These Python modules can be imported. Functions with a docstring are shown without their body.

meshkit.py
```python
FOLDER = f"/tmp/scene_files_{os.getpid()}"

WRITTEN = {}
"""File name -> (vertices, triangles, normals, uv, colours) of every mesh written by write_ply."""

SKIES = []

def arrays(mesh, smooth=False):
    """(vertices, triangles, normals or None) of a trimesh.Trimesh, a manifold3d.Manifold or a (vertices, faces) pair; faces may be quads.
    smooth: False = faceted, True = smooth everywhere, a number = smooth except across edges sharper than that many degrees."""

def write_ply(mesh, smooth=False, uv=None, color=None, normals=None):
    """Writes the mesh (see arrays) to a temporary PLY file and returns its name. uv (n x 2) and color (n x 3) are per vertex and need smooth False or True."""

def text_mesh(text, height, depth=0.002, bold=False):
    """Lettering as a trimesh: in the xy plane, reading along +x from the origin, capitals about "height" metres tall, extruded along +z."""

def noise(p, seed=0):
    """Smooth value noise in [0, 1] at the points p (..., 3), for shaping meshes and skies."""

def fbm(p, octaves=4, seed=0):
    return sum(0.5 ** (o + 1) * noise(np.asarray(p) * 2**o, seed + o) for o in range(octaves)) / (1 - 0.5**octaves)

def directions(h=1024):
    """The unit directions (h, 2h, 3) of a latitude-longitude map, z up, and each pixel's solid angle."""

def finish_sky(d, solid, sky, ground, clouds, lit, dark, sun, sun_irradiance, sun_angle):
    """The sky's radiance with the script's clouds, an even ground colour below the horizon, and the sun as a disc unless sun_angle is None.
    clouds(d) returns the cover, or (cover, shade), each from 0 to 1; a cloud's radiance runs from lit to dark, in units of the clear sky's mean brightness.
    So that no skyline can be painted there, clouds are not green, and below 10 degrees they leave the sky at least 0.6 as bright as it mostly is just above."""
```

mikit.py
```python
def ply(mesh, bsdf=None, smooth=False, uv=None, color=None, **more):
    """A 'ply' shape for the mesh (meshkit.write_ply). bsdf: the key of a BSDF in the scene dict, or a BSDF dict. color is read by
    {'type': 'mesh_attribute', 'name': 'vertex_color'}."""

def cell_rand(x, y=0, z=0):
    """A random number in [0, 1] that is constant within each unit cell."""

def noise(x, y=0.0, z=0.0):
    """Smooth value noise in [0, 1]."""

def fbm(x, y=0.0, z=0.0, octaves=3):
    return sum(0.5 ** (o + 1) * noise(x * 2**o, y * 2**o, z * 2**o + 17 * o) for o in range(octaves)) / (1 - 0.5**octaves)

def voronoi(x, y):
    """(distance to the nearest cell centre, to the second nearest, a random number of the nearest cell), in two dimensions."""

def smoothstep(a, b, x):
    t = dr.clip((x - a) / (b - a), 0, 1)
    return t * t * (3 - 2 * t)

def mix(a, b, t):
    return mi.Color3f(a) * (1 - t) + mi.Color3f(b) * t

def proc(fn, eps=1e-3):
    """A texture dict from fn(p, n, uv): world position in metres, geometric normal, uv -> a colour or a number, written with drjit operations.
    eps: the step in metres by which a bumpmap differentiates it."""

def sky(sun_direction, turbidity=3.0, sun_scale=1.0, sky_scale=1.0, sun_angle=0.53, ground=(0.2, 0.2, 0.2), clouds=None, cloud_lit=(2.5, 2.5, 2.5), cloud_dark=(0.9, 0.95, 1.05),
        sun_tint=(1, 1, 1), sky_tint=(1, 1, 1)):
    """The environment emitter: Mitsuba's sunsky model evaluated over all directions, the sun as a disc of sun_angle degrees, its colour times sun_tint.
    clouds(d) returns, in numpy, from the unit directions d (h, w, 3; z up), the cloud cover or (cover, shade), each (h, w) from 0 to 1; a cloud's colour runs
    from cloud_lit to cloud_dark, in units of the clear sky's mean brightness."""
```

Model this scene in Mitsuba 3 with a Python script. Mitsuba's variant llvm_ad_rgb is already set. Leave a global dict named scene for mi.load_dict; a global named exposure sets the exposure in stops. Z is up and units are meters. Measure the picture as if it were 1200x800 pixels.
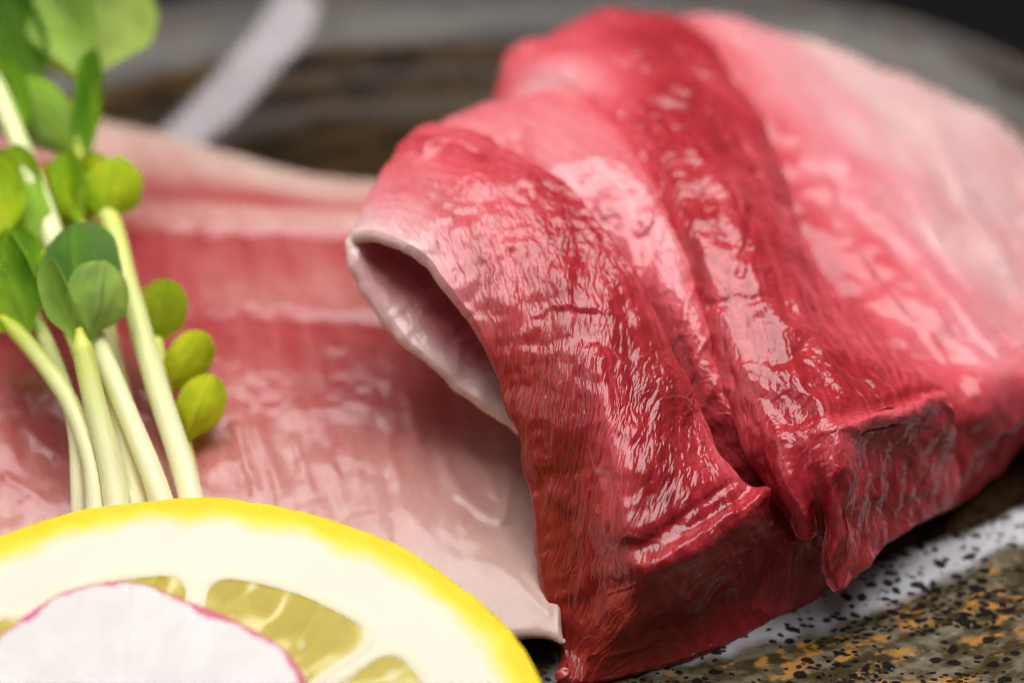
import math
import numpy as np
import trimesh
import mitsuba as mi
import drjit as dr
import mikit
import meshkit
from mikit import noise, fbm, voronoi, smoothstep, mix, proc
from scipy.interpolate import Akima1DInterpolator
from scipy.ndimage import gaussian_filter
from shapely.geometry import Polygon, Point, LineString

# ---------------------------------------------------------------- camera, light, exposure (sizes in cm here, metres in the scene)
TF = mi.ScalarTransform4f
CM = 0.01
scene, labels = {}, {}
PITCH, DIST = math.radians(35), 24.1
T0 = np.array([0, 0, 2.32])
FWD = np.array([0, math.cos(PITCH), -math.sin(PITCH)])
UP = np.array([0, math.sin(PITCH), math.cos(PITCH)])
RIGHT = np.array([1.0, 0, 0])
EYE = T0 - FWD * DIST
PX = 8.5 / 1200
exposure = -0.05
scene['camera'] = {
    'type': 'thinlens', 'fov': 2 * math.degrees(math.atan(4.25 / DIST)), 'fov_axis': 'x', 'aperture_radius': 0.41 * CM,
    'focus_distance': DIST * CM, 'near_clip': 0.01, 'far_clip': 20.0,
    'to_world': TF().look_at(origin=(EYE * CM).tolist(), target=(T0 * CM).tolist(), up=[0, 0, 1])}


def panel(name, label, pos, target, w, h, radiance):
    """A studio softbox: a black shell with a glowing white front."""
    pos, target = np.array(pos, float), np.array(target, float)
    d = target - pos
    d /= np.linalg.norm(d)
    m = TF().look_at(origin=(pos * CM).tolist(), target=((pos + d) * CM).tolist(), up=[0.1, 1, 0.05])
    scene[name + '__diffuser'] = {'type': 'rectangle', 'to_world': m @ TF().scale([w / 2 * CM, h / 2 * CM, 1]),
                                  'bsdf': {'type': 'ref', 'id': 'lamp_white'}, 'emitter': {'type': 'area', 'radiance': {'type': 'rgb', 'value': list(radiance)}}}
    v = np.array([[-w / 2, -h / 2, -0.3], [w / 2, -h / 2, -0.3], [w / 2, h / 2, -0.3], [-w / 2, h / 2, -0.3], [-5, -5, -22], [5, -5, -22], [5, 5, -22], [-5, 5, -22]]) * CM
    f = [[0, 1, 5, 4], [1, 2, 6, 5], [2, 3, 7, 6], [3, 0, 4, 7], [4, 5, 6, 7]]
    scene[name + '__housing'] = mikit.ply((v, f), 'lamp_black', to_world=m)
    labels[name] = {'label': label, 'category': 'softbox lamp'}


scene['lamp_white'] = {'type': 'diffuse', 'reflectance': {'type': 'rgb', 'value': 0.8}}
scene['lamp_black'] = {'type': 'twosided', 'b': {'type': 'diffuse', 'reflectance': {'type': 'rgb', 'value': 0.03}}}
panel('studio_softbox', 'large square softbox lamp above and behind the plate', (2, 13, 63), (0, 2, 1), 62, 58, (6.4, 6.3, 6.2))
panel('studio_softbox_001', 'dim square softbox lamp to the left of the plate', (-66, -8, 46), (0, 2, 1), 60, 60, (0.95, 0.93, 0.92))
scene['room_glow'] = {'type': 'constant', 'radiance': {'type': 'rgb', 'value': [0.07, 0.07, 0.072]}}


# ---------------------------------------------------------------- helpers
def P(px, py, t=None, z=None):
    """Where the view ray of a photo position meets a depth t (cm behind the plane of focus) or a height z."""
    ray = FWD * DIST + RIGHT * (px - 600) * PX + UP * (400 - py) * PX
    s = (z - EYE[2]) / ray[2] if t is None else (DIST + t) / DIST
    return EYE + ray * s


def put(key, verts, faces, bsdf, color=None, smooth=True):
    scene[key] = mikit.ply((np.asarray(verts) * CM, np.asarray(faces)), bsdf, smooth=smooth, color=color)


def say(key, label, category=None, group=None, kind=None):
    labels[key] = {k: v for k, v in (('label', label), ('category', category), ('group', group), ('kind', kind)) if v}


def grid_faces(r, c, wrap=False):
    i, j = np.meshgrid(np.arange(r - 1), np.arange(c if wrap else c - 1), indexing='ij')
    k = (j + 1) % c
    return np.stack([i * c + j, i * c + k, (i + 1) * c + k, (i + 1) * c + j], -1).reshape(-1, 4)


def N(a, b, c=0.0, seed=0):
    return meshkit.noise(np.stack(np.broadcast_arrays(a, b, c), -1), seed)


def FB(a, b, c=0.0, seed=0, octaves=4):
    return meshkit.fbm(np.stack(np.broadcast_arrays(a, b, c), -1), octaves, seed)


def sstep(a, b, x):
    t = np.clip((x - a) / (b - a), 0, 1)
    return t * t * (3 - 2 * t)


def ramp(x, stops):
    xs = [s[0] for s in stops]
    return np.stack([np.interp(x, xs, [s[1][k] for s in stops]) for k in range(3)], -1)


def vcol(rough, spec=0.5, coat=0.0, **more):
    return {'type': 'twosided', 'b': {'type': 'principled', 'base_color': {'type': 'mesh_attribute', 'name': 'vertex_color'}, 'roughness': rough, 'specular': spec,
                                       'clearcoat': coat, 'clearcoat_gloss': 0.95, **more}}


scene['wet_flesh'] = vcol(0.17, 0.5)
scene['soft_flesh'] = vcol(0.22, 0.42)
scene['rind_skin'] = vcol(0.38, 0.4)
scene['white_pith'] = vcol(0.6, 0.25)
scene['wet_pulp'] = vcol(0.12, 0.18)
scene['radish_flesh'] = vcol(0.35, 0.4)
scene['stem_skin'] = vcol(0.38, 0.4)
scene['table_black'] = {'type': 'principled', 'base_color': {'type': 'rgb', 'value': [0.004, 0.004, 0.0045]}, 'roughness': 0.6, 'specular': 0.05}


def interp_net(net, nv, nu):
    """A smooth surface through a net of points (rows, columns, channels)."""
    net = np.asarray(net, float)
    for axis, n in ((0, nv), (1, nu)):
        step = np.linalg.norm(np.diff(net[..., :3], axis=axis), axis=-1).mean(axis=1 - axis) ** 0.75
        k = np.concatenate([[0], np.cumsum(step)])
        net = Akima1DInterpolator(k, net, axis=axis)(np.linspace(0, k[-1], n))
    return net


def normals(G):
    n = np.cross(np.gradient(G, axis=0), np.gradient(G, axis=1))
    return n / (np.linalg.norm(n, axis=-1, keepdims=True) + 1e-12)


def arcs(G):
    s = np.concatenate([np.zeros((G.shape[0], 1)), np.cumsum(np.linalg.norm(np.diff(G, axis=1), axis=-1), 1)], 1)
    t = np.concatenate([np.zeros((1, G.shape[1])), np.cumsum(np.linalg.norm(np.diff(G, axis=0), axis=-1), 0)], 0)
    return s, t


def thick_sheet(G, n, thick, col, under):
    """Closes a grid surface into a slab: rounded rim, underside at the given thickness with its own colours."""
    r, c = G.shape[:2]
    back = G - n * np.asarray(thick)[..., None]
    idx = np.arange(r * c).reshape(r, c)
    ring = np.concatenate([idx[0, :], idx[1:, -1], idx[-1, -2::-1], idx[-2:0:-1, 0]])
    V = [G.reshape(-1, 3), back.reshape(-1, 3)]
    Cc = [col.reshape(-1, 3), under.reshape(-1, 3)]
    gv, bv = V[0][ring], V[1][ring]
    inner = np.concatenate([idx[2, :], idx[1:, -3], idx[-3, -2::-1], idx[-2:0:-1, 2]])
    out = gv - G.reshape(-1, 3)[inner]
    out /= np.linalg.norm(out, axis=1, keepdims=True) + 1e-9
    w = np.linalg.norm(gv - bv, axis=1, keepdims=True)
    m, first = len(ring), 2 * r * c
    rings = [ring]
    for k, a in enumerate((0.2, 0.5, 0.8)):
        V.append(gv * (1 - a) + bv * a + out * w * 0.42 * math.sin(math.pi * a))
        Cc.append(Cc[0][ring] * (1 - a) + Cc[1][ring] * a)
        rings.append(first + k * m + np.arange(m))
    rings.append(ring + r * c)
    f = grid_faces(r, c)
    F = [f[:, ::-1], f + r * c]
    for a, b in zip(rings[:-1], rings[1:]):
        F.append(np.stack([a, np.roll(a, -1), np.roll(b, -1), b], -1))
    return np.vstack(V), np.vstack(F), np.vstack(Cc)


# ---------------------------------------------------------------- plate and table
PC, PA, PB, PE = (0.0, 3.0), 6.9, 6.8, 2.6


def plate_rho(x, y):
    return ((abs(x - PC[0]) / PA) ** PE + (abs(y - PC[1]) / PB) ** PE) ** (1 / PE)


def plate_color(p, n, uv):
    x, y = p.x * 100, p.y * 100
    ax, ay = dr.abs(x - PC[0]) / PA + 1e-4, dr.abs(y - PC[1]) / PB + 1e-4
    rho = dr.power(dr.power(ax, PE) + dr.power(ay, PE), 1 / PE)
    ang = dr.atan2(y - PC[1], x - PC[0])
    w = rho + 0.035 * (fbm(x * 0.8, y * 0.8, 3.0) - 0.5) + 0.02 * (noise(x * 3, y * 3) - 0.5)
    streak = fbm(rho * 60, ang * 5.0, 1.0, octaves=4)
    fine = fbm(x * 9, y * 13, 5.0, octaves=4)
    patch = fbm(x * 2.3, y * 2.9, 9.0, octaves=4)
    dark = mix([0.008, 0.006, 0.004], [0.055, 0.030, 0.010], smoothstep(0.3, 0.75, streak * 0.6 + patch * 0.4))
    olive = mix([0.045, 0.033, 0.014], [0.16, 0.135, 0.09], smoothstep(0.35, 0.7, fine * 0.55 + streak * 0.45))
    olive = mix(olive, [0.40, 0.18, 0.035], 0.85 * smoothstep(0.53, 0.68, fbm(x * 2.6 + y * 0.9, y * 7.0 - x * 2.8, 9.0, octaves=4)) * smoothstep(0.42, 0.60, fine))
    white = mix([0.40, 0.40, 0.43], [0.58, 0.57, 0.58], fbm(x * 2.5, y * 3.5, 8.0))
    front = smoothstep(0.5, -0.8, y - 2.5)
    q = dr.sqrt(dr.square(x + 3.24) + dr.square(y - 12.22)) + 0.35 * (fbm(x * 1.5, y * 1.5, 3.0) - 0.5) + 0.10 * (noise(x * 6, y * 6, 2.0) - 0.5)
    c = mix(dark, olive, smoothstep(14.25, 14.45, q) * front)
    band = smoothstep(13.82, 13.98, q) * smoothstep(14.42, 14.25, q) * front * smoothstep(0.3, 0.9, x + 0.5 * (noise(x * 2.5, y * 2.5, 6.0) - 0.5))
    c = mix(c, white, band * smoothstep(0.2, 0.42, streak + 0.25))
    back = 1 - front
    b2 = smoothstep(0.67, 0.70, w) * smoothstep(0.79, 0.74, w) * smoothstep(0.3, 0.6, streak + 0.1) * 0.45
    b3 = smoothstep(0.89, 0.915, w) * smoothstep(0.965, 0.94, w) * smoothstep(0.30, 0.55, streak + 0.12) * 0.9
    c = mix(c, [0.10, 0.088, 0.076], b2 * back)
    c = mix(c, [0.095, 0.085, 0.072], b3 * back)
    # the white slip stroke across the rings at the back left
    sx0, sy0, sx1, sy1 = -3.6, 7.1, -2.45, 9.3
    L2 = (sx1 - sx0) ** 2 + (sy1 - sy0) ** 2
    h = dr.clip(((x - sx0) * (sx1 - sx0) + (y - sy0) * (sy1 - sy0)) / L2, 0, 1)
    d = dr.sqrt(dr.square(x - sx0 - h * (sx1 - sx0)) + dr.square(y - sy0 - h * (sy1 - sy0)))
    c = mix(c, [0.36, 0.33, 0.34], smoothstep(0.32, 0.20, d + 0.04 * (noise(x * 2, y * 2) - 0.5)))
    # iron spots
    for s, thr, seed in ((6.4, 0.40, 0.0), (11.5, 0.38, 40.0)):
        wx, wy = x + 0.05 * (noise(x * 9, y * 9, 2.0 + seed) - 0.5), y + 0.05 * (noise(x * 9, y * 9, 7.0 + seed) - 0.5)
        d1, d2, rnd = voronoi(wx * s + seed, wy * s * 1.25 + seed)
        dens = smoothstep(0.38, 0.66, fbm(x * 1.6 + seed, y * 1.6, 4.0)) * (0.55 + 0.35 * smoothstep(14.2, 14.5, q)) + 0.16
        size = thr * (0.45 + 0.75 * noise(rnd * 91.0, seed))
        spot = smoothstep(size, size - 0.09, d1) * dr.select(rnd < dens, 1.0, 0.0)
        c = mix(c, [0.010, 0.008, 0.008], spot * 0.96 * (1 - 0.8 * back))
    return c


def plate_bump(p, n, uv):
    x, y = p.x * 100, p.y * 100
    return 0.5 * fbm(x * 6, y * 6, 1.0) + 0.5 * noise(x * 22, y * 22)


scene['plate_glaze'] = {'type': 'bumpmap', 'tex': proc(plate_bump, eps=1e-4), 'scale': 0.00012,
                        'b': {'type': 'principled', 'base_color': proc(plate_color), 'roughness': 0.09, 'specular': 0.16}}
th = np.linspace(0, 2 * np.pi, 360, endpoint=False)
ce, se = np.cos(th), np.sin(th)
unit = 1 / (np.abs(ce) ** PE + np.abs(se) ** PE) ** (1 / PE)
prof = [(0.001, -0.02)] + [(r, -0.02 + 0.012 * math.sin(r * 55) * min(1, r * 3) + 0.55 * max(0, (r - 0.72) / 0.28) ** 2) for r in np.linspace(0.03, 0.985, 100)]
prof += [(0.995, 0.54), (1.0, 0.50), (0.998, 0.44), (0.985, 0.38)] + [(r, -0.42 + 0.6 * max(0, (r - 0.72) / 0.28) ** 2 + 0.1) for r in np.linspace(0.96, 0.6, 16)] + [(0.59, -0.5), (0.55, -0.5), (0.54, -0.32), (0.001, -0.32)]
V = np.array([np.stack([PC[0] + PA * r * unit * ce, PC[1] + PB * r * unit * se, np.full_like(ce, z)], -1) for r, z in prof])
put('plate', V.reshape(-1, 3), grid_faces(len(prof), 360, True)[:, ::-1], 'plate_glaze')
say('plate', 'dark speckled ceramic plate with brown and white brushed bands', 'plate')
ty = -0.515
put('table', [[-120, -60, ty], [120, -60, ty], [120, 160, ty], [-120, 160, ty]], [[0, 1, 2, 3]], 'table_black', smooth=False)
say('table', 'black table top under the plate', kind='structure')

# ---------------------------------------------------------------- the fish
FLESH = [(0.0, (0.20, 0.010, 0.012)), (0.25, (0.355, 0.020, 0.028)), (0.5, (0.58, 0.078, 0.098)), (0.75, (0.64, 0.20, 0.22)), (1.0, (0.66, 0.385, 0.38)), (1.3, (0.74, 0.58, 0.51))]


def wrinkles(s, t, seed, fs, ft, amp, swell):
    """Fine wet creases: narrow meandering grooves at three sizes, with calm patches, on an uneven skin."""
    ws = s + 0.07 * (FB(s * 6, t * 6, 0, seed + 5, 3) - 0.5)
    wt = t + 0.07 * (FB(s * 6, t * 6, 0, seed + 6, 3) - 0.5)
    a = 1 - np.abs(2 * N(ws * fs, wt * ft, 0.3, seed) - 1)
    b = 1 - np.abs(2 * N(ws * fs * 1.7 + 9, wt * ft * 1.9, 1.7, seed + 1) - 1)
    g = 1 - np.abs(2 * N(ws * fs * 2.9 + 5, wt * ft * 3.1, 4.7, seed + 8) - 1)
    calm = 0.55 + 0.45 * sstep(0.35, 0.6, FB(s * 1.6, t * 1.6, 0, seed + 3, 3))
    und = FB(s * 2.4, t * (2.0 if fs < 2 * ft else 0.7), 0, seed + 4, 3) - 0.5
    mid = FB(ws * 7, wt * (6 if fs < 2 * ft else 1.2), 0, seed + 7, 2) - 0.5
    pits = sstep(0.62, 0.8, N(s * 24, t * 24, 0, seed + 2))
    return 1.15 * amp * (calm * (-0.9 * a ** 5 - 0.6 * b ** 4 - 0.32 * g ** 3 + 0.35 * pits)) + swell * (und + 0.40 * mid)


def membrane_lines(s, t, seed, count, lean):
    """Thin pale threads of tissue: slightly bent lines of limited length, mostly leaning one way."""
    pr = np.random.default_rng(seed)
    out = np.zeros_like(s)
    for _ in range(count):
        cx, cy = pr.uniform(s.min(), s.max()), pr.uniform(t.min(), t.max())
        an, le, be, wd, st = lean + pr.normal(0, 0.35), pr.uniform(0.25, 0.9), pr.normal(0, 0.10), pr.uniform(0.004, 0.009), pr.uniform(0.3, 1.0)
        al, ac = (s - cx) * math.cos(an) + (t - cy) * math.sin(an), (t - cy) * math.cos(an) - (s - cx) * math.sin(an)
        ac = ac - be * al ** 2 + 0.02 * np.sin(al * 9 + cx)
        k = np.abs(al) < le
        out[k] = np.maximum(out[k], st * np.exp(-(ac[k] / wd) ** 2) * (1 - (al[k] / le) ** 2))
    return out


def crease_distance(G, pts_):
    """Distance (cm) of the sheet's points from a crease, given by photo positions at the sheet's own depth."""
    d = G - EYE
    k = DIST / (d @ FWD)
    ux, uy = (d @ RIGHT) * k / PX + 600, 400 - (d @ UP) * k / PX
    ux, uy = ux + 7 * (N(ux * 0.05, uy * 0.05, 0, 401) - 0.5), uy + 7 * (N(ux * 0.05, uy * 0.05, 0, 402) - 0.5)
    best_ = np.full(ux.shape, 1e9)
    for (ax_, ay_), (bx_, by_) in zip(pts_[:-1], pts_[1:]):
        lx, ly = bx_ - ax_, by_ - ay_
        q = np.clip(((ux - ax_) * lx + (uy - ay_) * ly) / (lx * lx + ly * ly), 0, 1)
        best_ = np.minimum(best_, np.hypot(ux - ax_ - q * lx, uy - ay_ - q * ly))
    return best_ * PX


def slice_sheet(key, rows, size, thick, seed, amp=0.0055, fs=9, ft=4, fib=(19, 2.0), under=1.0, mat='wet_flesh', lumps=0.02, lines=40, flip=False, extra=None, blur=1.2, lean=1.2, stops=None, inner=None, jag=0.045, warp=0.06, creases=(), swell=0.027):
    """rows: lists of (px, py, depth or ('z', height), paleness)."""
    net = []
    for row in rows:
        line = []
        for px, py, d, pale in row:
            q = P(px, py, z=d[1]) if isinstance(d, tuple) else P(px, py, t=d)
            line.append([*q, pale])
        net.append(line)
    H = interp_net(net, *size)
    G = np.stack([gaussian_filter(H[..., k], blur, mode='nearest') for k in range(3)], -1)
    pale = H[..., 3]
    n = normals(G)
    if flip:
        n = -n
    s, t = arcs(G)
    stops = stops or FLESH
    # nothing on flesh is straight: a slow wander of the whole sheet, fading out where it rests on the plate
    rest_ = sstep(0.0, 0.5, G[..., 2])[..., None]
    G = G + warp * rest_ * np.stack([FB(G[..., 0] * 2.6, G[..., 1] * 2.6, G[..., 2] * 2.6, seed + 80 + k, 3) - 0.5 for k in range(3)], -1) * 2
    # ragged cut edges
    eu = np.minimum(s, s[:, -1:] - s)
    du = np.gradient(G, axis=1)
    du /= np.linalg.norm(du, axis=-1, keepdims=True)
    G = G + du * (jag * np.exp(-eu / 0.12) * 2 * (FB(t * 2.5, (s > s[:, -1:] / 2) * 7.0, 0, seed + 70, 3) - 0.5))[..., None]
    lump = lumps * (FB(s * 1.9, t * 1.5, 0, seed + 20, 3) - 0.5) * 2
    fiber = FB(s * fib[0] + 0.8 * FB(s * 3, t * 2, 0, seed + 31, 2), t * fib[1], 0, seed + 30, 4)
    mem = membrane_lines(s, t, seed + 50, lines, lean)
    h = lump + wrinkles(s, t, seed, fs, ft, amp, swell) + amp * 0.2 * (fiber - 0.5) + 0.0035 * mem
    wide = FB(s * 1.4, t * 1.4, 0, seed + 41, 3) - 0.5
    for pts_, dep, wid in creases:
        cd = crease_distance(G, pts_)
        h = h + 0.6 * dep * np.exp(-(cd / wid) ** 2)
    x = pale + 0.30 * wide + 0.36 * (fiber - 0.5) * (1 - 0.5 * np.clip(pale, 0, 1)) + 0.10 * (N(s * 40, t * 40, 0, seed + 43) - 0.5)
    col = ramp(x, stops)
    col = col * (1 - 0.22 * mem[..., None]) + np.array([0.78, 0.42, 0.38]) * 0.22 * mem[..., None]
    if extra is not None:
        h, col = extra(G, s, t, h, col, H)
    h = h * (0.25 + 0.75 * sstep(0.0, 0.10, eu))
    G2 = G + n * h[..., None]
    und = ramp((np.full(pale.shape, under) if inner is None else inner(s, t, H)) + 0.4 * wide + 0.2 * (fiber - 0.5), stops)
    v, f, c = thick_sheet(G2, n, np.full(pale.shape, thick), col, und)
    put(key, v, f, mat, color=c)


Z = lambda h: ('z', h)
A = [
    [(640, 530, .95, 1), (690, 505, 1.3, 1), (740, 480, 2.3, 1), (780, 460, 2.4, 1), (810, 470, 2.5, 1)],
    [(505, 432, .95, 1), (585, 412, 1.35, 1), (655, 380, 2.3, 1), (720, 350, 2.6, 1), (760, 350, 2.7, 1)],
    [(436, 358, 1.0, 1), (495, 330, 1.55, 1), (555, 296, 2.4, 1), (620, 270, 2.8, 1), (660, 270, 2.9, 1)],
    [(404, 291, 1.05, 1.15), (430, 232, 1.6, .72), (458, 184, 2.0, .56), (480, 160, 2.3, .46), (508, 147, 2.5, .52)],
    [(428, 267, .9, 1.1), (462, 232, 1.2, .74), (496, 205, 1.45, .62), (526, 178, 1.7, .42), (560, 160, 2.0, .42)],
    [(485, 292, .65, .9), (526, 262, .85, .68), (566, 235, 1.05, .5), (600, 212, 1.3, .35), (630, 192, 1.6, .3)],
    [(540, 352, .45, .62), (582, 322, .55, .5), (624, 292, .68, .36), (662, 270, .9, .28), (696, 248, 1.15, .25)],
    [(578, 428, .35, .3), (626, 402, .3, .28), (672, 376, .32, .25), (712, 350, .5, .2), (748, 328, .8, .32)],
    [(602, 500, .3, .12), (655, 482, .08, .14), (705, 462, -.02, .3), (752, 438, .2, .1), (797, 418, .55, .35)],
    [(622, 575, .3, .2), (672, 562, .02, .22), (722, 545, -.3, .35), (774, 516, -.1, .1), (824, 482, .36, .32)],
    [(632, 640, .3, .15), (684, 632, .05, .22), (732, 620, -.5, .28), (792, 592, -.38, .2), (860, 545, .06, .3)],
    [(638, 668, .28, .12), (690, 660, .05, .22), (740, 642, -.48, .25), (806, 618, -.38, .15), (882, 566, .02, .25)],
    [(645, 694, .25, .12), (696, 690, .05, .22), (752, 662, -.58, .32), (828, 624, -.48, .26), (904, 571, -.05, .28)],
    [(648, 708, .25, .12), (697, 702, .07, .2), (755, 674, -.54, .36), (833, 639, -.45, .36), (907, 586, -.03, .34)],
    [(652, 726, .25, .1), (694, 724, .08, .2), (748, 700, -.40, .30), (838, 664, -.18, .36), (908, 618, .2, .3)],
    [(658, 756, .25, .1), (686, 758, .12, .15), (720, 744, -.16, .14), (826, 705, .2, .12), (915, 660, .7, .12)],
    [(668, 786, Z(.1), .15), (678, 797, Z(.02), .15), (690, 800, Z(.02), .2), (812, 768, Z(.02), .12), (936, 705, Z(.02), .1)],
]
A2 = [
    [(560, 260, 4.2, .60), (600, 230, 4.4, .60), (650, 220, 4.6, .60), (700, 240, 4.7, .60)],
    [(490, 165, 2.9, .6), (555, 127, 3.1, .55), (640, 105, 3.3, .62), (690, 122, 3.5, .56)],
    [(560, 178, 2.3, .56), (625, 150, 2.45, .60), (688, 138, 2.6, .56), (738, 166, 2.75, .6)],
    [(640, 235, 1.7, .56), (690, 204, 1.75, .66), (740, 195, 1.85, .56), (772, 228, 2.0, .4)],
    [(690, 290, 1.35, .5), (738, 270, 1.3, .56), (780, 268, 1.3, .6), (806, 298, 1.4, .4)],
    [(735, 365, 1.05, .4), (778, 345, .95, .5), (806, 345, .92, .48), (826, 370, 1.1, .4)],
    [(770, 440, .9, .4), (808, 420, .7, .45), (828, 416, .65, .4), (846, 440, .85, .4)],
    [(790, 500, .8, .3), (830, 475, .55, .4), (856, 480, .5, .3), (896, 506, .85, .3)],
    [(825, 560, .7, .3), (862, 532, .48, .35), (888, 546, .5, .3), (938, 562, 1.0, .3)],
    [(868, 612, .75, .3), (890, 600, .56, .35), (920, 602, .65, .3), (968, 602, 1.1, .25)],
    [(872, 722, Z(.1), .3), (902, 722, Z(.02), .4), (940, 710, Z(.02), .3), (976, 680, Z(.02), .3)],
]
B = [
    [(650, 200, 6.0, .7), (690, 160, 6.2, .7), (740, 150, 6.3, .7), (800, 160, 6.4, .7), (830, 160, 6.4, .7)],
    [(580, 118, 4.0, .55), (622, 52, 4.3, .5), (700, 18, 4.5, .35), (775, 18, 4.7, .3), (815, 36, 5.0, .4)],
    [(640, 114, 3.5, .9), (685, 86, 3.45, .75), (755, 72, 3.5, .3), (832, 82, 3.6, .25), (850, 84, 4.0, .25)],
    [(712, 146, 2.75, .5), (748, 128, 2.7, .35), (805, 122, 2.75, .25), (878, 150, 2.8, .25), (896, 152, 3.2, .3)],
    [(762, 212, 1.95, .35), (790, 196, 1.9, .3), (842, 195, 1.95, .25), (898, 222, 2.15, .3), (928, 232, 2.6, .35)],
    [(798, 290, 1.3, .35), (822, 273, 1.22, .3), (864, 270, 1.25, .28), (920, 292, 1.5, .32), (960, 308, 2.05, .42)],
    [(818, 370, .95, .35), (845, 350, .82, .3), (888, 345, .8, .25), (950, 365, 1.0, .3), (1012, 378, 1.6, .45)],
    [(840, 440, .62, .3), (874, 425, .42, .28), (922, 418, .42, .22), (985, 424, .65, .28), (1062, 424, 1.3, .42)],
    [(860, 492, .42, .25), (898, 474, .18, .22), (946, 466, .12, .22), (1002, 462, .32, .25), (1098, 444, 1.15, .4)],
    [(866, 508, .36, .25), (904, 492, .08, .22), (954, 486, .02, .22), (1006, 478, .26, .2), (1106, 454, 1.10, .35)],
    [(874, 530, .3, .22), (911, 514, -.04, .22), (960, 506, -.14, .25), (1003, 494, -.04, .42), (1112, 464, .88, .5)],
    [(878, 540, .28, .22), (915, 524, -.08, .22), (962, 514, -.17, .25), (1002, 504, -.06, .42), (1114, 474, .90, .5)],
    [(905, 585, .2, .2), (930, 562, -.2, .2), (968, 548, -.28, .25), (1004, 520, .04, .38), (1118, 484, 1.0, .45)],
    [(926, 618, .2, .22), (948, 604, -.2, .22), (974, 600, -.22, .3), (1012, 570, .2, .28), (1122, 525, 1.25, .5)],
    [(938, 634, .5, .25), (958, 640, .35, .25), (984, 688, .2, .38), (1030, 648, .55, .35), (1126, 588, 1.6, .45)],
]
_b = []
for row in B:
    p, q = row[1], row[2]
    num = lambda d, px, py: d if not isinstance(d, tuple) else d
    _b.append([row[0], row[1], tuple((p[k] + q[k]) / 2 for k in range(4)), *row[2:]])
B = _b
B[-3] = [(905, 583, .2, .2), (922, 566, -.18, .2), (950, 556, -.16, .15), (974, 548, -.28, .25), *B[-3][4:]]
B[-2] = [(922, 610, .2, .22), (938, 602, -.2, .35), (958, 594, -.08, .2), (978, 604, -.2, .3), *B[-2][4:]]
B[-1] = [(932, 624, .3, .25), (942, 636, .0, .3), (960, 632, .2, .2), (985, 688, .05, .38), *B[-1][4:]]
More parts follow.
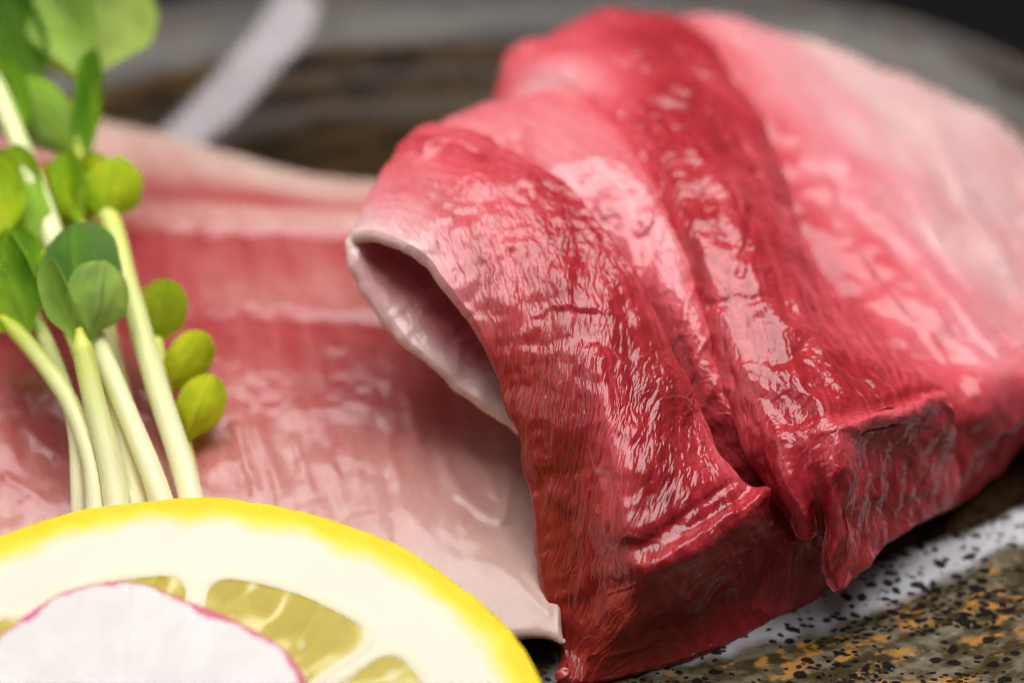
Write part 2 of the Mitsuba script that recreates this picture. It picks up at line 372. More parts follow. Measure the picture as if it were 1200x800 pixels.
Cn = [
    [(790, 200, 7.0, 1), (900, 180, 7.5, 1), (1040, 220, 7.6, 1), (1180, 280, 7.6, 1), (1300, 330, 7.6, 1)],
    [(770, 28, 5.3, .6), (890, 34, 5.5, .85), (1035, 82, 5.8, 1.05), (1150, 138, 6.1, 1.0), (1290, 300, 6.2, 1.0)],
    [(830, 90, 4.6, .5), (950, 108, 4.5, .82), (1080, 152, 4.8, 1.0), (1200, 225, 5.0, .98), (1310, 350, 5.2, 1)],
    [(880, 180, 3.7, .45), (985, 188, 3.55, .72), (1105, 218, 3.8, .98), (1215, 290, 4.1, .95), (1310, 390, 4.3, 1)],
    [(920, 260, 2.95, .38), (1025, 268, 2.9, .66), (1130, 292, 3.05, .92), (1225, 345, 3.3, .9), (1310, 420, 3.5, 1)],
    [(980, 350, 2.3, .35), (1068, 348, 2.25, .56), (1150, 360, 2.35, .85), (1235, 395, 2.6, .85), (1310, 440, 2.8, .95)],
    [(1040, 415, 1.65, .35), (1108, 420, 1.8, .5), (1170, 420, 1.85, .72), (1245, 428, 2.15, .8), (1310, 450, 2.3, .9)],
    [(1085, 452, 1.32, .35), (1134, 466, 1.42, .42), (1186, 452, 1.7, .5), (1250, 448, 1.95, .7), (1310, 462, 2.1, .9)],
    [(1098, 510, 1.42, .3), (1142, 520, 1.5, .35), (1192, 490, 1.75, .4), (1256, 470, 2.05, .6), (1312, 478, 2.2, .8)],
    [(1100, 602, Z(.1), .3), (1146, 578, Z(.08), .38), (1200, 520, Z(.1), .5), (1265, 482, Z(.2), .6), (1320, 490, Z(.2), .8)],
]
Dn = [
    [(-160, 70, Z(.55), .8), (110, 136, Z(.5), .85), (290, 186, Z(.5), .85), (440, 212, Z(.5), .8), (560, 225, Z(.4), .8), (690, 240, Z(.3), .8)],
    [(-160, 110, Z(.85), .85), (110, 165, Z(.8), .92), (290, 206, Z(.75), .85), (440, 228, Z(.75), .75), (560, 245, Z(.6), .8), (690, 260, Z(.4), .8)],
    [(-160, 170, Z(.85), .5), (110, 215, Z(.8), .45), (290, 232, Z(.8), .42), (440, 246, Z(.8), .5), (560, 265, Z(.6), .8), (690, 280, Z(.4), .8)],
    [(-160, 235, Z(1), .6), (110, 246, Z(1), .62), (290, 252, Z(1), .80), (440, 258, Z(.98), .9), (560, 285, Z(.7), .8), (690, 300, Z(.4), .8)],
    [(-160, 270, Z(.94), .3), (110, 276, Z(.93), .26), (290, 280, Z(.93), .34), (440, 286, Z(.91), .45), (560, 310, Z(.7), .8), (690, 330, Z(.4), .8)],
    [(-160, 350, Z(.95), .4), (110, 350, Z(.95), .42), (290, 352, Z(.95), .5), (440, 356, Z(.95), .55), (560, 360, Z(.7), .8), (690, 380, Z(.4), .8)],
    [(-160, 382, Z(.91), .3), (110, 382, Z(.91), .32), (290, 380, Z(.90), .32), (440, 386, Z(.88), .36), (560, 390, Z(.7), .8), (690, 410, Z(.4), .8)],
    [(-160, 402, Z(.94), .35), (110, 402, Z(.94), .4), (290, 396, Z(.95), .38), (440, 406, Z(.94), .42), (560, 420, Z(.75), .6), (690, 440, Z(.4), .8)],
    [(-160, 470, Z(.9), .45), (110, 465, Z(.88), .42), (290, 465, Z(.88), .45), (440, 468, Z(.86), .48), (570, 480, Z(.75), .6), (690, 500, Z(.4), .8)],
    [(-160, 570, Z(.75), .6), (110, 560, Z(.72), .55), (290, 560, Z(.74), .62), (440, 565, Z(.74), .66), (590, 575, Z(.65), .72), (660, 580, Z(.4), .8)],
    [(-160, 680, Z(.5), .75), (110, 670, Z(.55), .7), (290, 670, Z(.58), .7), (440, 672, Z(.56), .75), (590, 668, Z(.5), .8), (652, 672, Z(.4), .9)],
    [(-160, 780, Z(.25), .8), (110, 780, Z(.3), .8), (290, 780, Z(.32), .8), (440, 770, Z(.3), .85), (590, 740, Z(.3), .9), (656, 742, Z(.3), 1.0)],
    [(-160, 820, Z(.12), .8), (110, 820, Z(.12), .8), (290, 815, Z(.12), .8), (440, 795, Z(.12), .85), (590, 752, Z(.2), .9), (658, 756, Z(.22), 1.0)],
]


def gray_flesh(G, s, t, h, col, H):
    """The loin at the left: duller, translucent greyish flesh towards its thin front."""
    k = sstep(0.45, 0.8, H[..., 3])[..., None] * sstep(1.0, 0.45, G[..., 2])[..., None]
    return h, col * (1 - 0.75 * k) + np.array([0.45, 0.32, 0.265]) * 0.75 * k


def oxidised(G, s, t, h, col, H):
    """The front slice's left side has browned in patches."""
    k = sstep(0.42, 0.62, FB(s * 1.1, t * 1.1, 0, 301, 4) + 0.30 * sstep(1.3, 0.3, s) - 0.05) * sstep(3.2, 4.6, t) * sstep(1.9, 1.2, s)
    k = 0.5 * k[..., None]
    return h, col * (1 - k) + np.array([0.24, 0.026, 0.012]) * k


D_CR = [([(278, 505), (296, 575)], 0.030, 0.05), ([(300, 500), (330, 585)], 0.035, 0.07), ([(345, 520), (362, 575)], 0.022, 0.05), ([(388, 545), (402, 590)], 0.02, 0.05), ([(478, 470), (500, 540)], 0.02, 0.05),
        ([(520, 545), (545, 585), (585, 612)], 0.035, 0.05), ([(545, 530), (580, 575)], 0.035, 0.07), ([(598, 575), (588, 605)], 0.03, 0.05), ([(440, 500), (470, 640)], -0.015, 0.08), ([(380, 420), (400, 600)], -0.012, 0.10),
        ([(600, 680), (640, 720)], 0.02, 0.05), ([(30, 500), (75, 540)], 0.025, 0.06), ([(10, 560), (50, 590)], 0.02, 0.05)]
LOIN = [(0.0, (0.25, 0.018, 0.024)), (0.3, (0.36, 0.045, 0.05)), (0.5, (0.45, 0.11, 0.105)), (0.75, (0.50, 0.22, 0.19)), (0.9, (0.62, 0.40, 0.36)), (1.2, (0.66, 0.52, 0.46))]
loop_inside = lambda s, t, H: 0.42 + 0.62 * np.exp(-s / 0.32)
A_CR = [([(627, 369), (650, 359), (695, 357)], 0.018, 0.03), ([(633, 376), (655, 366), (700, 364)], -0.012, 0.03), ([(704, 420), (710, 470), (720, 545), (734, 618)], 0.03, 0.05),
        ([(560, 405), (640, 402), (700, 392)], -0.025, 0.06), ([(640, 560), (690, 548)], -0.02, 0.05), ([(756, 640), (800, 606), (850, 570), (890, 545)], -0.035, 0.04),
        ([(745, 520), (800, 500), (820, 480)], -0.02, 0.05), ([(600, 300), (612, 350)], -0.02, 0.04), ([(650, 270), (640, 330)], -0.02, 0.04), ([(720, 690), (860, 660)], -0.02, 0.05)]
A2_CR = [([(790, 195), (772, 232), (748, 275)], 0.03, 0.03), ([(822, 300), (806, 350), (798, 392)], 0.03, 0.03), ([(805, 215), (790, 262)], -0.03, 0.04),
         ([(835, 372), (818, 420), (806, 450)], 0.03, 0.03), ([(840, 440), (826, 470), (800, 492)], 0.025, 0.03), ([(860, 560), (900, 545)], -0.03, 0.05)]
B_CR = [([(881, 245), (878, 285), (868, 318)], -0.045, 0.05), ([(829, 359), (870, 350), (904, 344), (930, 362)], -0.04, 0.05), ([(904, 426), (930, 415), (949, 400)], -0.04, 0.05),
        ([(780, 130), (812, 200), (826, 250)], -0.03, 0.05), ([(730, 115), (765, 160)], -0.03, 0.05), ([(845, 95), (888, 160), (900, 220), (918, 300), (952, 392), (994, 460)], 0.03, 0.06),
        ([(815, 190), (900, 170)], -0.02, 0.05), ([(850, 440), (905, 470), (935, 520), (940, 560)], -0.03, 0.06), ([(960, 470), (985, 520), (1000, 560)], 0.03, 0.06), ([(800, 280), (812, 330)], -0.02, 0.04),
        ([(980, 560), (1000, 620)], -0.03, 0.05), ([(790, 60), (860, 130)], -0.02, 0.06)]


def pale_end(G, s, t, h, col, H):
    """The fat end of the fish: soft beads along its dark seam and shallow ribs across."""
    h = h + 0.045 * (N(s * 3.2, t * 3.0, 0, 511) - 0.5) * np.exp(-((s - 0.75) / 0.5) ** 2) + 0.022 * sstep(0.55, 0.8, N(s * 5.5, t * 0.9, 0, 512)) * sstep(2.0, 3.6, t)
    return h, col


D_CR = [([(278, 505), (296, 575)], 0.030, 0.05), ([(300, 500), (330, 585)], 0.035, 0.07), ([(345, 520), (362, 575)], 0.022, 0.05), ([(388, 545), (402, 590)], 0.02, 0.05), ([(478, 470), (500, 540)], 0.02, 0.05),
        ([(520, 545), (545, 585), (585, 612)], 0.035, 0.05), ([(545, 530), (580, 575)], 0.035, 0.07), ([(598, 575), (588, 605)], 0.03, 0.05), ([(440, 500), (470, 640)], -0.015, 0.08), ([(380, 420), (400, 600)], -0.012, 0.10),
        ([(600, 680), (640, 720)], 0.02, 0.05), ([(30, 500), (75, 540)], 0.025, 0.06), ([(10, 560), (50, 590)], 0.02, 0.05)]
LOIN = [(0.0, (0.22, 0.015, 0.02)), (0.3, (0.33, 0.040, 0.045)), (0.5, (0.40, 0.095, 0.09)), (0.75, (0.49, 0.215, 0.195)), (0.9, (0.55, 0.33, 0.29)), (1.2, (0.62, 0.46, 0.40))]
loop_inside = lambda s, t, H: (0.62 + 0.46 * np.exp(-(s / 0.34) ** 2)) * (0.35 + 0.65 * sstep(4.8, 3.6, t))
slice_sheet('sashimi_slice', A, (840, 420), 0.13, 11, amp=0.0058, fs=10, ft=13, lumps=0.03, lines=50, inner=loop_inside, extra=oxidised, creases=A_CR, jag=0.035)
slice_sheet('sashimi_slice_001', A2, (540, 280), 0.15, 23, amp=0.0055, fs=10, ft=13, under=0.8, lumps=0.03, lines=30, creases=A2_CR)
slice_sheet('sashimi_slice_002', B, (760, 420), 0.15, 37, amp=0.0058, fs=10, ft=13, under=0.6, lumps=0.03, lines=36, creases=B_CR)
slice_sheet('sashimi_slice_003', Cn, (400, 320), 0.15, 51, amp=0.0018, swell=0.007, warp=0.05, fs=6, ft=1.5, under=0.9, mat='soft_flesh', lumps=0.03, lines=12, fib=(6, 0.8), extra=pale_end)
slice_sheet('sashimi_slice_004', Dn, (440, 420), 0.075, 67, amp=0.002, swell=0.014, warp=0.02, fs=4, ft=0.8, under=0.9, mat='soft_flesh', lumps=0.02, lines=20, fib=(9, 1.2), blur=5, extra=gray_flesh, stops=LOIN, creases=D_CR)
say('sashimi_slice', 'dark red folded slice in front with an open pale curled loop at its left', 'fish slice', 'raw fish slices in the folded stack')
say('sashimi_slice_001', 'narrow pinkish slice wedged between the front curled slice and the broad red slice', 'fish slice', 'raw fish slices in the folded stack')
say('sashimi_slice_002', 'broad glossy wrinkled red slice in the middle with two pointed tips hanging down', 'fish slice', 'raw fish slices in the folded stack')
say('sashimi_slice_003', 'smooth pale pink slice at the right end of the stack', 'fish slice', 'raw fish slices in the folded stack')
say('sashimi_slice_004', 'flat pink loin slice with a white stripe lying behind the lemon and sprouts', 'fish slice')

# ---------------------------------------------------------------- lemon slice and radish slice
rng = np.random.default_rng(5)
LT = math.radians(12)
LN = np.array([0, -math.sin(LT), math.cos(LT)])
LE2 = np.array([0, math.cos(LT), math.sin(LT)])
LTOP = P(220, 589, z=1.36)


def on_plane(px, py, o, n):
    ray = FWD * DIST + RIGHT * (px - 600) * PX + UP * (400 - py) * PX
    return EYE + ray * (np.dot(o - EYE, n) / np.dot(ray, n))


def lemon2(px, py, lift=0.0):
    q = on_plane(px, py, LTOP + LN * lift, LN) - LTOP
    return np.array([q[0], q @ LE2])


edge_px = [(0, 621), (60, 603), (120, 590), (180, 588), (249, 591), (320, 592), (410, 604), (458, 629), (500, 653), (530, 676), (569, 711), (608, 755), (637, 799)]
E2 = np.array([lemon2(*q) for q in edge_px])
# axis-aligned ellipse through the rim points
from scipy.optimize import least_squares
_fit = least_squares(lambda q: np.concatenate([(np.hypot((E2[:, 0] - q[0]) / q[2], (E2[:, 1] - q[1]) / q[3]) - 1) * 3, [(q[2] - 3.2) * 0.05, (q[3] - 2.8) * 0.05]]), [-2.8, -2.8, 3.2, 2.8])
LCX, LCY, LA, LB = _fit.x
LO = LTOP + RIGHT * LCX + LE2 * LCY


def lemon3(x, y, h):
    """Slice-plane coordinates (cm from the slice's centre) to the world; h above the cut face."""
    return LO + np.multiply.outer(x, RIGHT) + np.multiply.outer(y, LE2) + np.multiply.outer(h, LN)


LW = 0.48
na = 900
a = np.linspace(0, 2 * np.pi, na, endpoint=False)
wob = 1 + 0.011 * (N(np.cos(a) * 4, np.sin(a) * 4, 0, 3) - 0.5) * 2 + 0.004 * (N(np.cos(a) * 12, np.sin(a) * 12, 0, 4) - 0.5)
# segments of pulp
Lp = lambda px, py: lemon2(px, py) - np.array([LCX, LCY])
gaps = [math.atan2(*Lp(*q)[::-1] / np.array([LB, LA])) for q in ((392, 792), (229, 700), (32, 708))]
w1, w2 = gaps[1] - gaps[0], gaps[2] - gaps[1]
cuts = [gaps[0], gaps[1], gaps[2]]
rest = (2 * np.pi - (gaps[2] - gaps[0])) / 6
cuts += [gaps[2] + rest * k for k in range(1, 6)]
cuts = np.array(cuts + [gaps[0] + 2 * np.pi])
inset = lambda ang: 0.655 + 0.0 * ang
segs = []
for k in range(len(cuts) - 1):
    aa = np.linspace(cuts[k], cuts[k + 1], 40)
    ring = [(LA * 0.75 * math.cos(q), LB * 0.75 * math.sin(q)) for q in aa]
    poly = Polygon([(0, 0)] + ring).buffer(-0.26).buffer(0.19)
    segs.append(poly)
print('lemon', LCX, LCY, LA, LB, [s.area for s in segs])

# pith: the white face, with hollows under the segments
nr = 170
rr = np.linspace(0.001, 0.985, nr)
X = LA * np.outer(rr, np.cos(a) * wob)
Y = LB * np.outer(rr, np.sin(a) * wob)
import shapely
pts = shapely.points(X.ravel(), Y.ravel())
U_ = shapely.union_all(segs)
inside = shapely.contains(U_, pts)
dist = np.where(inside, -shapely.distance(U_.boundary, pts), shapely.distance(U_.boundary, pts)).reshape(X.shape)
lip = 0.010 * np.exp(-((dist - 0.03) / 0.03) ** 2)
hz = lip - 0.10 * sstep(-0.015, -0.075, dist) + 0.012 * (FB(X * 2, Y * 2, 0, 8, 3) - 0.5) + 0.004 * (N(X * 14, Y * 14, 0, 9) - 0.5)
yel = sstep(0.875, 0.975, rr[:, None] + 0.06 * (FB(np.cos(a) * 9, np.sin(a) * 9, rr[:, None] * 9, 12, 3) - 0.5))
pc = ramp(yel, [(0, (0.72, 0.69, 0.56)), (0.35, (0.74, 0.66, 0.30)), (0.7, (0.80, 0.66, 0.06)), (1, (0.79, 0.58, 0.008))])
soft = FB(X * 1.6, Y * 1.6, 0, 14, 3)[..., None]
pc = pc * (0.93 + 0.1 * soft)
ring_c = sstep(0.10, 0.0, np.abs(dist - 0.02))[..., None]
pc = pc * (1 - 0.35 * ring_c) + np.array([0.74, 0.66, 0.36]) * 0.35 * ring_c
under = lemon3(X[-1], Y[-1], np.full(na, -LW + 0.02))
Vp = np.concatenate([lemon3(X, Y, hz).reshape(-1, 3)])
put('lemon_slice__pith', Vp, grid_faces(nr, na, True), 'white_pith', color=pc.reshape(-1, 3))
# rind: the yellow outer wall, rounded over at the cut face, pitted with oil glands
m = 46
ph = np.linspace(0, 1, m)
rad = 0.982 + 0.018 * np.sin(np.clip(ph / 0.16, 0, 1) * np.pi / 2) - 0.02 * sstep(0.8, 1.0, ph)
hh = -0.05 * (1 - np.cos(np.clip(ph / 0.16, 0, 1) * np.pi / 2)) - np.maximum(ph - 0.12, 0) / 0.88 * (LW - 0.05)
pit = N(np.cos(a)[None] * 26, np.sin(a)[None] * 26, hh[:, None] * 9, 21)
rad2 = rad[:, None] - 0.008 * (pit ** 2) + 0.003 * (N(np.cos(a)[None] * 7, np.sin(a)[None] * 7, hh[:, None] * 3, 22) - 0.5)
XX, YY = LA * rad2 * np.cos(a) * wob, LB * rad2 * np.sin(a) * wob
rc = np.array([0.80, 0.57, 0.006]) * (0.80 + 0.30 * N(np.cos(a)[None] * 20, np.sin(a)[None] * 20, hh[:, None] * 8, 23)[..., None])
bot = lemon3(np.zeros(1), np.zeros(1), np.array([-LW]))
Vr = lemon3(XX, YY, np.broadcast_to(hh[:, None], XX.shape)).reshape(-1, 3)
nv = len(Vr)
Vr = np.vstack([Vr, bot])
Fr = grid_faces(m, na, True)
fan = np.stack([np.full(na, nv), (m - 1) * na + (np.arange(na) + 1) % na, (m - 1) * na + np.arange(na)], -1)
Fr = np.vstack([np.vstack([Fr[:, [0, 1, 2]], Fr[:, [0, 2, 3]]]), fan])
put('lemon_slice__rind', Vr, Fr, 'rind_skin', color=np.vstack([rc.reshape(-1, 3), [[0.75, 0.7, 0.5]]]))
say('lemon_slice', 'thick yellow lemon slice with wide white pith in the front left', 'lemon slice')


def star(poly, ctr, nr, na):
    """A polar grid filling a star-shaped outline: (X, Y, rho)."""
    aa = np.linspace(0, 2 * np.pi, na, endpoint=False)
    far = [LineString([ctr, (ctr[0] + 9 * math.cos(q), ctr[1] + 9 * math.sin(q))]).intersection(poly.exterior) for q in aa]
    bd = np.array([max(Point(ctr).distance(g) for g in getattr(f, 'geoms', [f])) if not f.is_empty else 0.01 for f in far])
    rho = np.linspace(0.001, 1, nr)
    return ctr[0] + np.outer(rho, bd * np.cos(aa)), ctr[1] + np.outer(rho, bd * np.sin(aa)), rho[:, None], bd


for k, s in enumerate(segs):
    ctr = np.array(s.centroid.coords[0])
    X, Y, rho, bd = star(s.buffer(0.012), ctr, 90, 260)
    # juice sacs: long cells pointing to the slice's centre
    rad_ = np.hypot(X / LA, Y / LB)
    ang_ = np.arctan2(Y / LB, X / LA)
    wx, wy = X + 0.12 * (N(X * 4, Y * 4, 0, 31 + k) - 0.5), Y + 0.12 * (N(X * 4, Y * 4, 3, 32 + k) - 0.5)
    pr = np.random.default_rng(90 + k)
    n_ = 44
    sp = np.stack([ctr[0] + pr.uniform(-1, 1, n_) * 1.1, ctr[1] + pr.uniform(-1, 1, n_) * 0.9], 1)
    ax = sp / (np.linalg.norm(sp, axis=1, keepdims=True) + 1e-9)
    dx, dy = wx[..., None] - sp[:, 0], wy[..., None] - sp[:, 1]
    al, ac = dx * ax[:, 0] + dy * ax[:, 1], dx * -ax[:, 1] + dy * ax[:, 0]
    dd = np.sort(np.hypot(al * 0.42, ac), -1)
    wall = dd[..., 1] - dd[..., 0]
    cell = sstep(0.0, 0.11, wall)
    faint = sstep(0.35, 0.65, FB(X * 2.5, Y * 2.5, 0, 36 + k, 2))
    hgt = -0.001 + 0.006 * cell * (1 - rho ** 10) - 0.004 * rho ** 12 + 0.010 * (1 - rho ** 10) * FB(X * 6, Y * 6, 0, 33 + k, 3)
    grain = FB(ang_ * 9, rad_ * 3.0, 0, 37 + k, 3) - 0.5
    c = ramp(cell + (1 - cell) * (0.6 - 0.6 * faint) + 0.55 * grain, [(0, (0.66, 0.58, 0.22)), (0.35, (0.46, 0.37, 0.035)), (1, (0.37, 0.285, 0.010))])
    bits = sstep(0.74, 0.80, N(X * 7, Y * 7, 0, 38 + k))[..., None] * 0.45
    c = c * (1 - bits) + np.array([0.66, 0.60, 0.36]) * bits
    key = 'lemon_slice__pulp' + (f'_{k:03d}' if k else '')
    put(key, lemon3(X, Y, hgt).reshape(-1, 3), grid_faces(90, 260, True), 'wet_pulp', color=c.reshape(-1, 3))

# radish: a thin round lying on the lemon
RT = math.radians(15)
RN = np.array([-0.05, -math.sin(RT), math.cos(RT)])
RN /= np.linalg.norm(RN)
RO_ = LO + LN * 0.34 + RIGHT * (-0.35)
r2 = np.cross(RN, RIGHT)
r2 /= np.linalg.norm(r2)
r1 = np.cross(r2, RN)


def rad2d(px, py):
    q = on_plane(px, py, RO_, RN) - RO_
    return np.array([q @ r1, q @ r2])


rpx = [(-60, 800), (-25, 762), (0, 741), (30, 718), (64, 696), (100, 684), (130, 679), (166, 681), (200, 694), (236, 708), (270, 722), (302, 738), (330, 755), (346, 774), (357, 797), (360, 830)]
ro = np.array([rad2d(*q) for q in rpx])
cr = ro[[0, -1]].mean(0) + np.array([0, -0.35])
x0, x1 = ro[0, 0], ro[-1, 0]
low = [(cr[0] + (x1 - x0) / 2 * 1.02 * math.cos(q), min(ro[0, 1], ro[-1, 1]) - 0.1 + 1.5 * math.sin(q)) for q in np.linspace(0, -np.pi, 14)]
rp = np.vstack([ro, low])
k = np.arange(len(rp) + 1)
cl = np.vstack([rp, rp[:1]])
from scipy.interpolate import CubicSpline
fine = CubicSpline(k, cl, bc_type='periodic')(np.linspace(0, len(rp), 400)[:-1])
rpoly = Polygon(fine).buffer(0)
if rpoly.geom_type != 'Polygon':
    rpoly = max(rpoly.geoms, key=lambda g: g.area)
ctr = np.array(rpoly.centroid.coords[0])
X, Y, rho, bd = star(rpoly, ctr, 120, 500)


def radish3(X, Y, h):
    return RO_ + np.multiply.outer(X, r1) + np.multiply.outer(Y, r2) + np.multiply.outer(h, RN)


aa = np.linspace(0, 2 * np.pi, 500, endpoint=False)
hr = 0.012 * (FB(X * 2.5, Y * 2.5, 0, 71, 3) - 0.5) + 0.006 * (N(np.cos(aa) * 30, np.sin(aa) * 30, rho * 2, 72) - 0.5) - 0.03 * sstep(0.97, 1, rho)
fr = FB(np.cos(aa) * 14, np.sin(aa) * 14, rho * 2.5, 73, 3)[..., None]
mot = FB(X * 5, Y * 5, 0, 75, 4)[..., None]
cc = np.array([0.61, 0.57, 0.545]) * (0.86 + 0.14 * fr + 0.14 * mot)
band = 0.98 - 0.055 * N(np.cos(aa) * 7, np.sin(aa) * 7, 0, 74) ** 2 - 0.02 * N(np.cos(aa) * 40, np.sin(aa) * 40, 0, 77) ** 2
pk = (sstep(0, 0.018, rho - band[None]) * 0.9)[..., None]
cc = cc * (1 - pk) + np.array([0.55, 0.015, 0.13]) * pk
put('radish_slice__flesh', radish3(X, Y, hr).reshape(-1, 3), grid_faces(120, 500, True), 'radish_flesh', color=cc.reshape(-1, 3))
ks = np.linspace(0, 1, 9)
thickr = 0.16
Xs = np.array([ctr[0] + (X[-1] - ctr[0]) * (1 + 0.008 * math.sin(math.pi * q)) for q in ks])
Ys = np.array([ctr[1] + (Y[-1] - ctr[1]) * (1 + 0.008 * math.sin(math.pi * q)) for q in ks])
hs = hr[-1][None] - ks[:, None] * thickr
sc = np.broadcast_to(np.array([0.55, 0.02, 0.13]), (9, 500, 3)) * (0.8 + 0.4 * N(np.cos(aa) * 20, np.sin(aa) * 20, ks[:, None] * 3, 76)[..., None])
put('radish_slice__skin', radish3(Xs, Ys, hs).reshape(-1, 3), grid_faces(9, 500, True), 'radish_flesh', color=sc.reshape(-1, 3))
say('radish_slice', 'white radish slice with thin magenta skin lying on the lemon', 'radish slice')


# ---------------------------------------------------------------- sprouts
def leaf_mat(front, trans, rough=0.35):
    return {'type': 'principledthin', 'base_color': {'type': 'mesh_attribute', 'name': 'vertex_color'}, 'roughness': rough, 'diff_trans': trans, 'eta': 1.4}


scene['leaf_skin'] = leaf_mat(None, 0.9, 0.28)


def stem(key, path, r0, r1, c0, c1, sides=20):
    """path: (px, py, t) from the base to the tip."""
    q = np.array([P(x, y, t=t) for x, y, t in path])
    k = np.concatenate([[0], np.cumsum(np.linalg.norm(np.diff(q, axis=0), axis=1))])
    nn = 90
    u = np.linspace(0, k[-1], nn)
    c = Akima1DInterpolator(k, q)(u) if len(path) > 2 else np.stack([np.interp(u, k, q[:, i]) for i in range(3)], -1)
    d = np.gradient(c, axis=0)
    d /= np.linalg.norm(d, axis=1, keepdims=True)
    e1 = np.cross(d, FWD)
    e1 /= np.linalg.norm(e1, axis=1, keepdims=True)
    e2 = np.cross(d, e1)
    ang = np.linspace(0, 2 * np.pi, sides, endpoint=False)
    w = np.linspace(0, 1, nn)
    r = 0.87 * ((r0 + (r1 - r0) * w) * (1 - 0.55 * sstep(0.88, 1.0, w)))[:, None] * (1 + 0.06 * (N(np.cos(ang)[None] * 2, np.sin(ang)[None] * 2, u[:, None] * 2, len(key)) - 0.5))
    v = c[:, None] + r[..., None] * (np.cos(ang)[None, :, None] * e1[:, None] + np.sin(ang)[None, :, None] * e2[:, None])
    streak = N(np.cos(ang)[None] * 4, np.sin(ang)[None] * 4, u[:, None] * 0.8, 3 + len(path))
    mixw = np.clip(w[:, None] + 0.35 * (streak - 0.5), 0, 1)[..., None]
    col = np.array(c0) * (1 - mixw) + np.array(c1) * mixw
    f = grid_faces(nn, sides, True)
    v2 = np.vstack([v.reshape(-1, 3), c[[0, -1]]])
    o = nn * sides
    j = np.arange(sides)
    caps = np.vstack([np.stack([np.full(sides, o), (j + 1) % sides, j], -1), np.stack([np.full(sides, o + 1), (nn - 1) * sides + j, (nn - 1) * sides + (j + 1) % sides], -1)])
    f = np.vstack([f[:, [0, 1, 2]], f[:, [0, 2, 3]], caps])
    put(key, v2, f, 'stem_skin', color=np.vstack([col.reshape(-1, 3), col[0, :1], col[-1, :1]]))


def leaf(key, base, tip, width, color, color2=None, cup=0.25, roll=0.0, bend=0.1, notch=0.0, shape=1.0, seed=1):
    """A cotyledon between two points (px, py, t): width in cm, cupped across, bent along; roll turns it about its length."""
    p0, p1 = P(*base[:2], t=base[2]), P(*tip[:2], t=tip[2])
    d = p1 - p0
    L = np.linalg.norm(d)
    d /= L
    side = np.cross(d, FWD)
    side /= np.linalg.norm(side)
    nrm = np.cross(side, d)
    side, nrm = side * math.cos(roll) + nrm * math.sin(roll), nrm * math.cos(roll) - side * math.sin(roll)
    if nrm @ FWD > 0:
        nrm = -nrm
    nu, nv = 41, 60
    u, v = np.linspace(-1, 1, nu)[None], np.linspace(0, 1, nv)[:, None]
    prof = np.clip(1 - np.abs(2 * np.clip(v, 0, 1) ** 1.15 - 1) ** 2.5, 0, 1) ** 0.55 * (0.30 + 0.70 * sstep(0, 0.42, v))
    w = width / 2 * prof
    along = v * L + notch * L * (np.abs(u) ** 2 - 1) * -1 * 0 - notch * L * np.exp(-(u / 0.35) ** 2) * sstep(0.6, 1, v)
    x = w * u
    z = cup * width * (u ** 2) * prof + bend * L * (4 * v * (1 - v)) * -1
    z = z + 0.11 * width * (FB(u * 1.6 + seed, v * 2.6, 0, seed, 3) - 0.5) + 0.025 * width * np.exp(-(u / 0.08) ** 2)
    q = p0 + along[..., None] * d + x[..., None] * side + z[..., None] * nrm
    c2 = color2 or color
    m = np.clip(FB(u * 1.5 + seed, v * 2.5, 0, seed + 4, 3) * 1.6 - 0.3, 0, 1)[..., None]
    col = np.array(color) * (1 - m) + np.array(c2) * m
    vein = np.exp(-(u / 0.07) ** 2)[..., None] * 0.35 * (1 - v[..., None] * 0.6)
    col = col * (1 - vein) + np.array([0.42, 0.52, 0.10]) * vein
    rim = sstep(0.90, 1.0, np.abs(u))[..., None] * 0.3
    col = col * (1 - rim) + np.array([0.35, 0.45, 0.06]) * rim
    put(key, q.reshape(-1, 3), grid_faces(nv, nu), 'leaf_skin', color=np.broadcast_to(col, q.shape).reshape(-1, 3))


WHT, YGR, PALE = (0.84, 0.80, 0.56), (0.58, 0.66, 0.05), (0.78, 0.82, 0.36)
DKG, MDG, LTG, YEL = (0.12, 0.31, 0.035), (0.30, 0.56, 0.03), (0.50, 0.70, 0.14), (0.62, 0.72, 0.03)
# sprout 0: long stem at the right of the bunch
stem('radish_sprout__stem', [(231, 612, .45), (212, 540, .7), (180, 440, 1.1), (152, 340, 1.6), (134, 270, 2.1), (100, 205, 2.6)], 0.125, 0.10, WHT, YGR)
leaf('radish_sprout__leaf', (122, 268, 2.2), (140, 182, 2.5), 0.54, YEL, MDG, cup=-.35, bend=-.22, seed=2)
leaf('radish_sprout__leaf_001', (96, 262, 2.3), (92, 195, 2.6), 0.30, YEL, MDG, cup=.5, seed=3)
# sprout 1: the nearest dark leaf
stem('radish_sprout_001__stem', [(198, 612, .4), (168, 530, .6), (135, 450, .85), (108, 385, 1.05), (98, 350, 1.15)], 0.12, 0.09, WHT, PALE)
leaf('radish_sprout_001__leaf', (104, 388, 1.1), (84, 262, 1.5), 0.80, DKG, (0.13, 0.24, 0.07), cup=-.14, roll=.25, bend=-.10, seed=4)
leaf('radish_sprout_001__leaf_001', (104, 400, .85), (122, 305, 1.0), 0.54, LTG, (0.24, 0.38, 0.10), cup=-.2, roll=-.3, bend=-.15, seed=5)
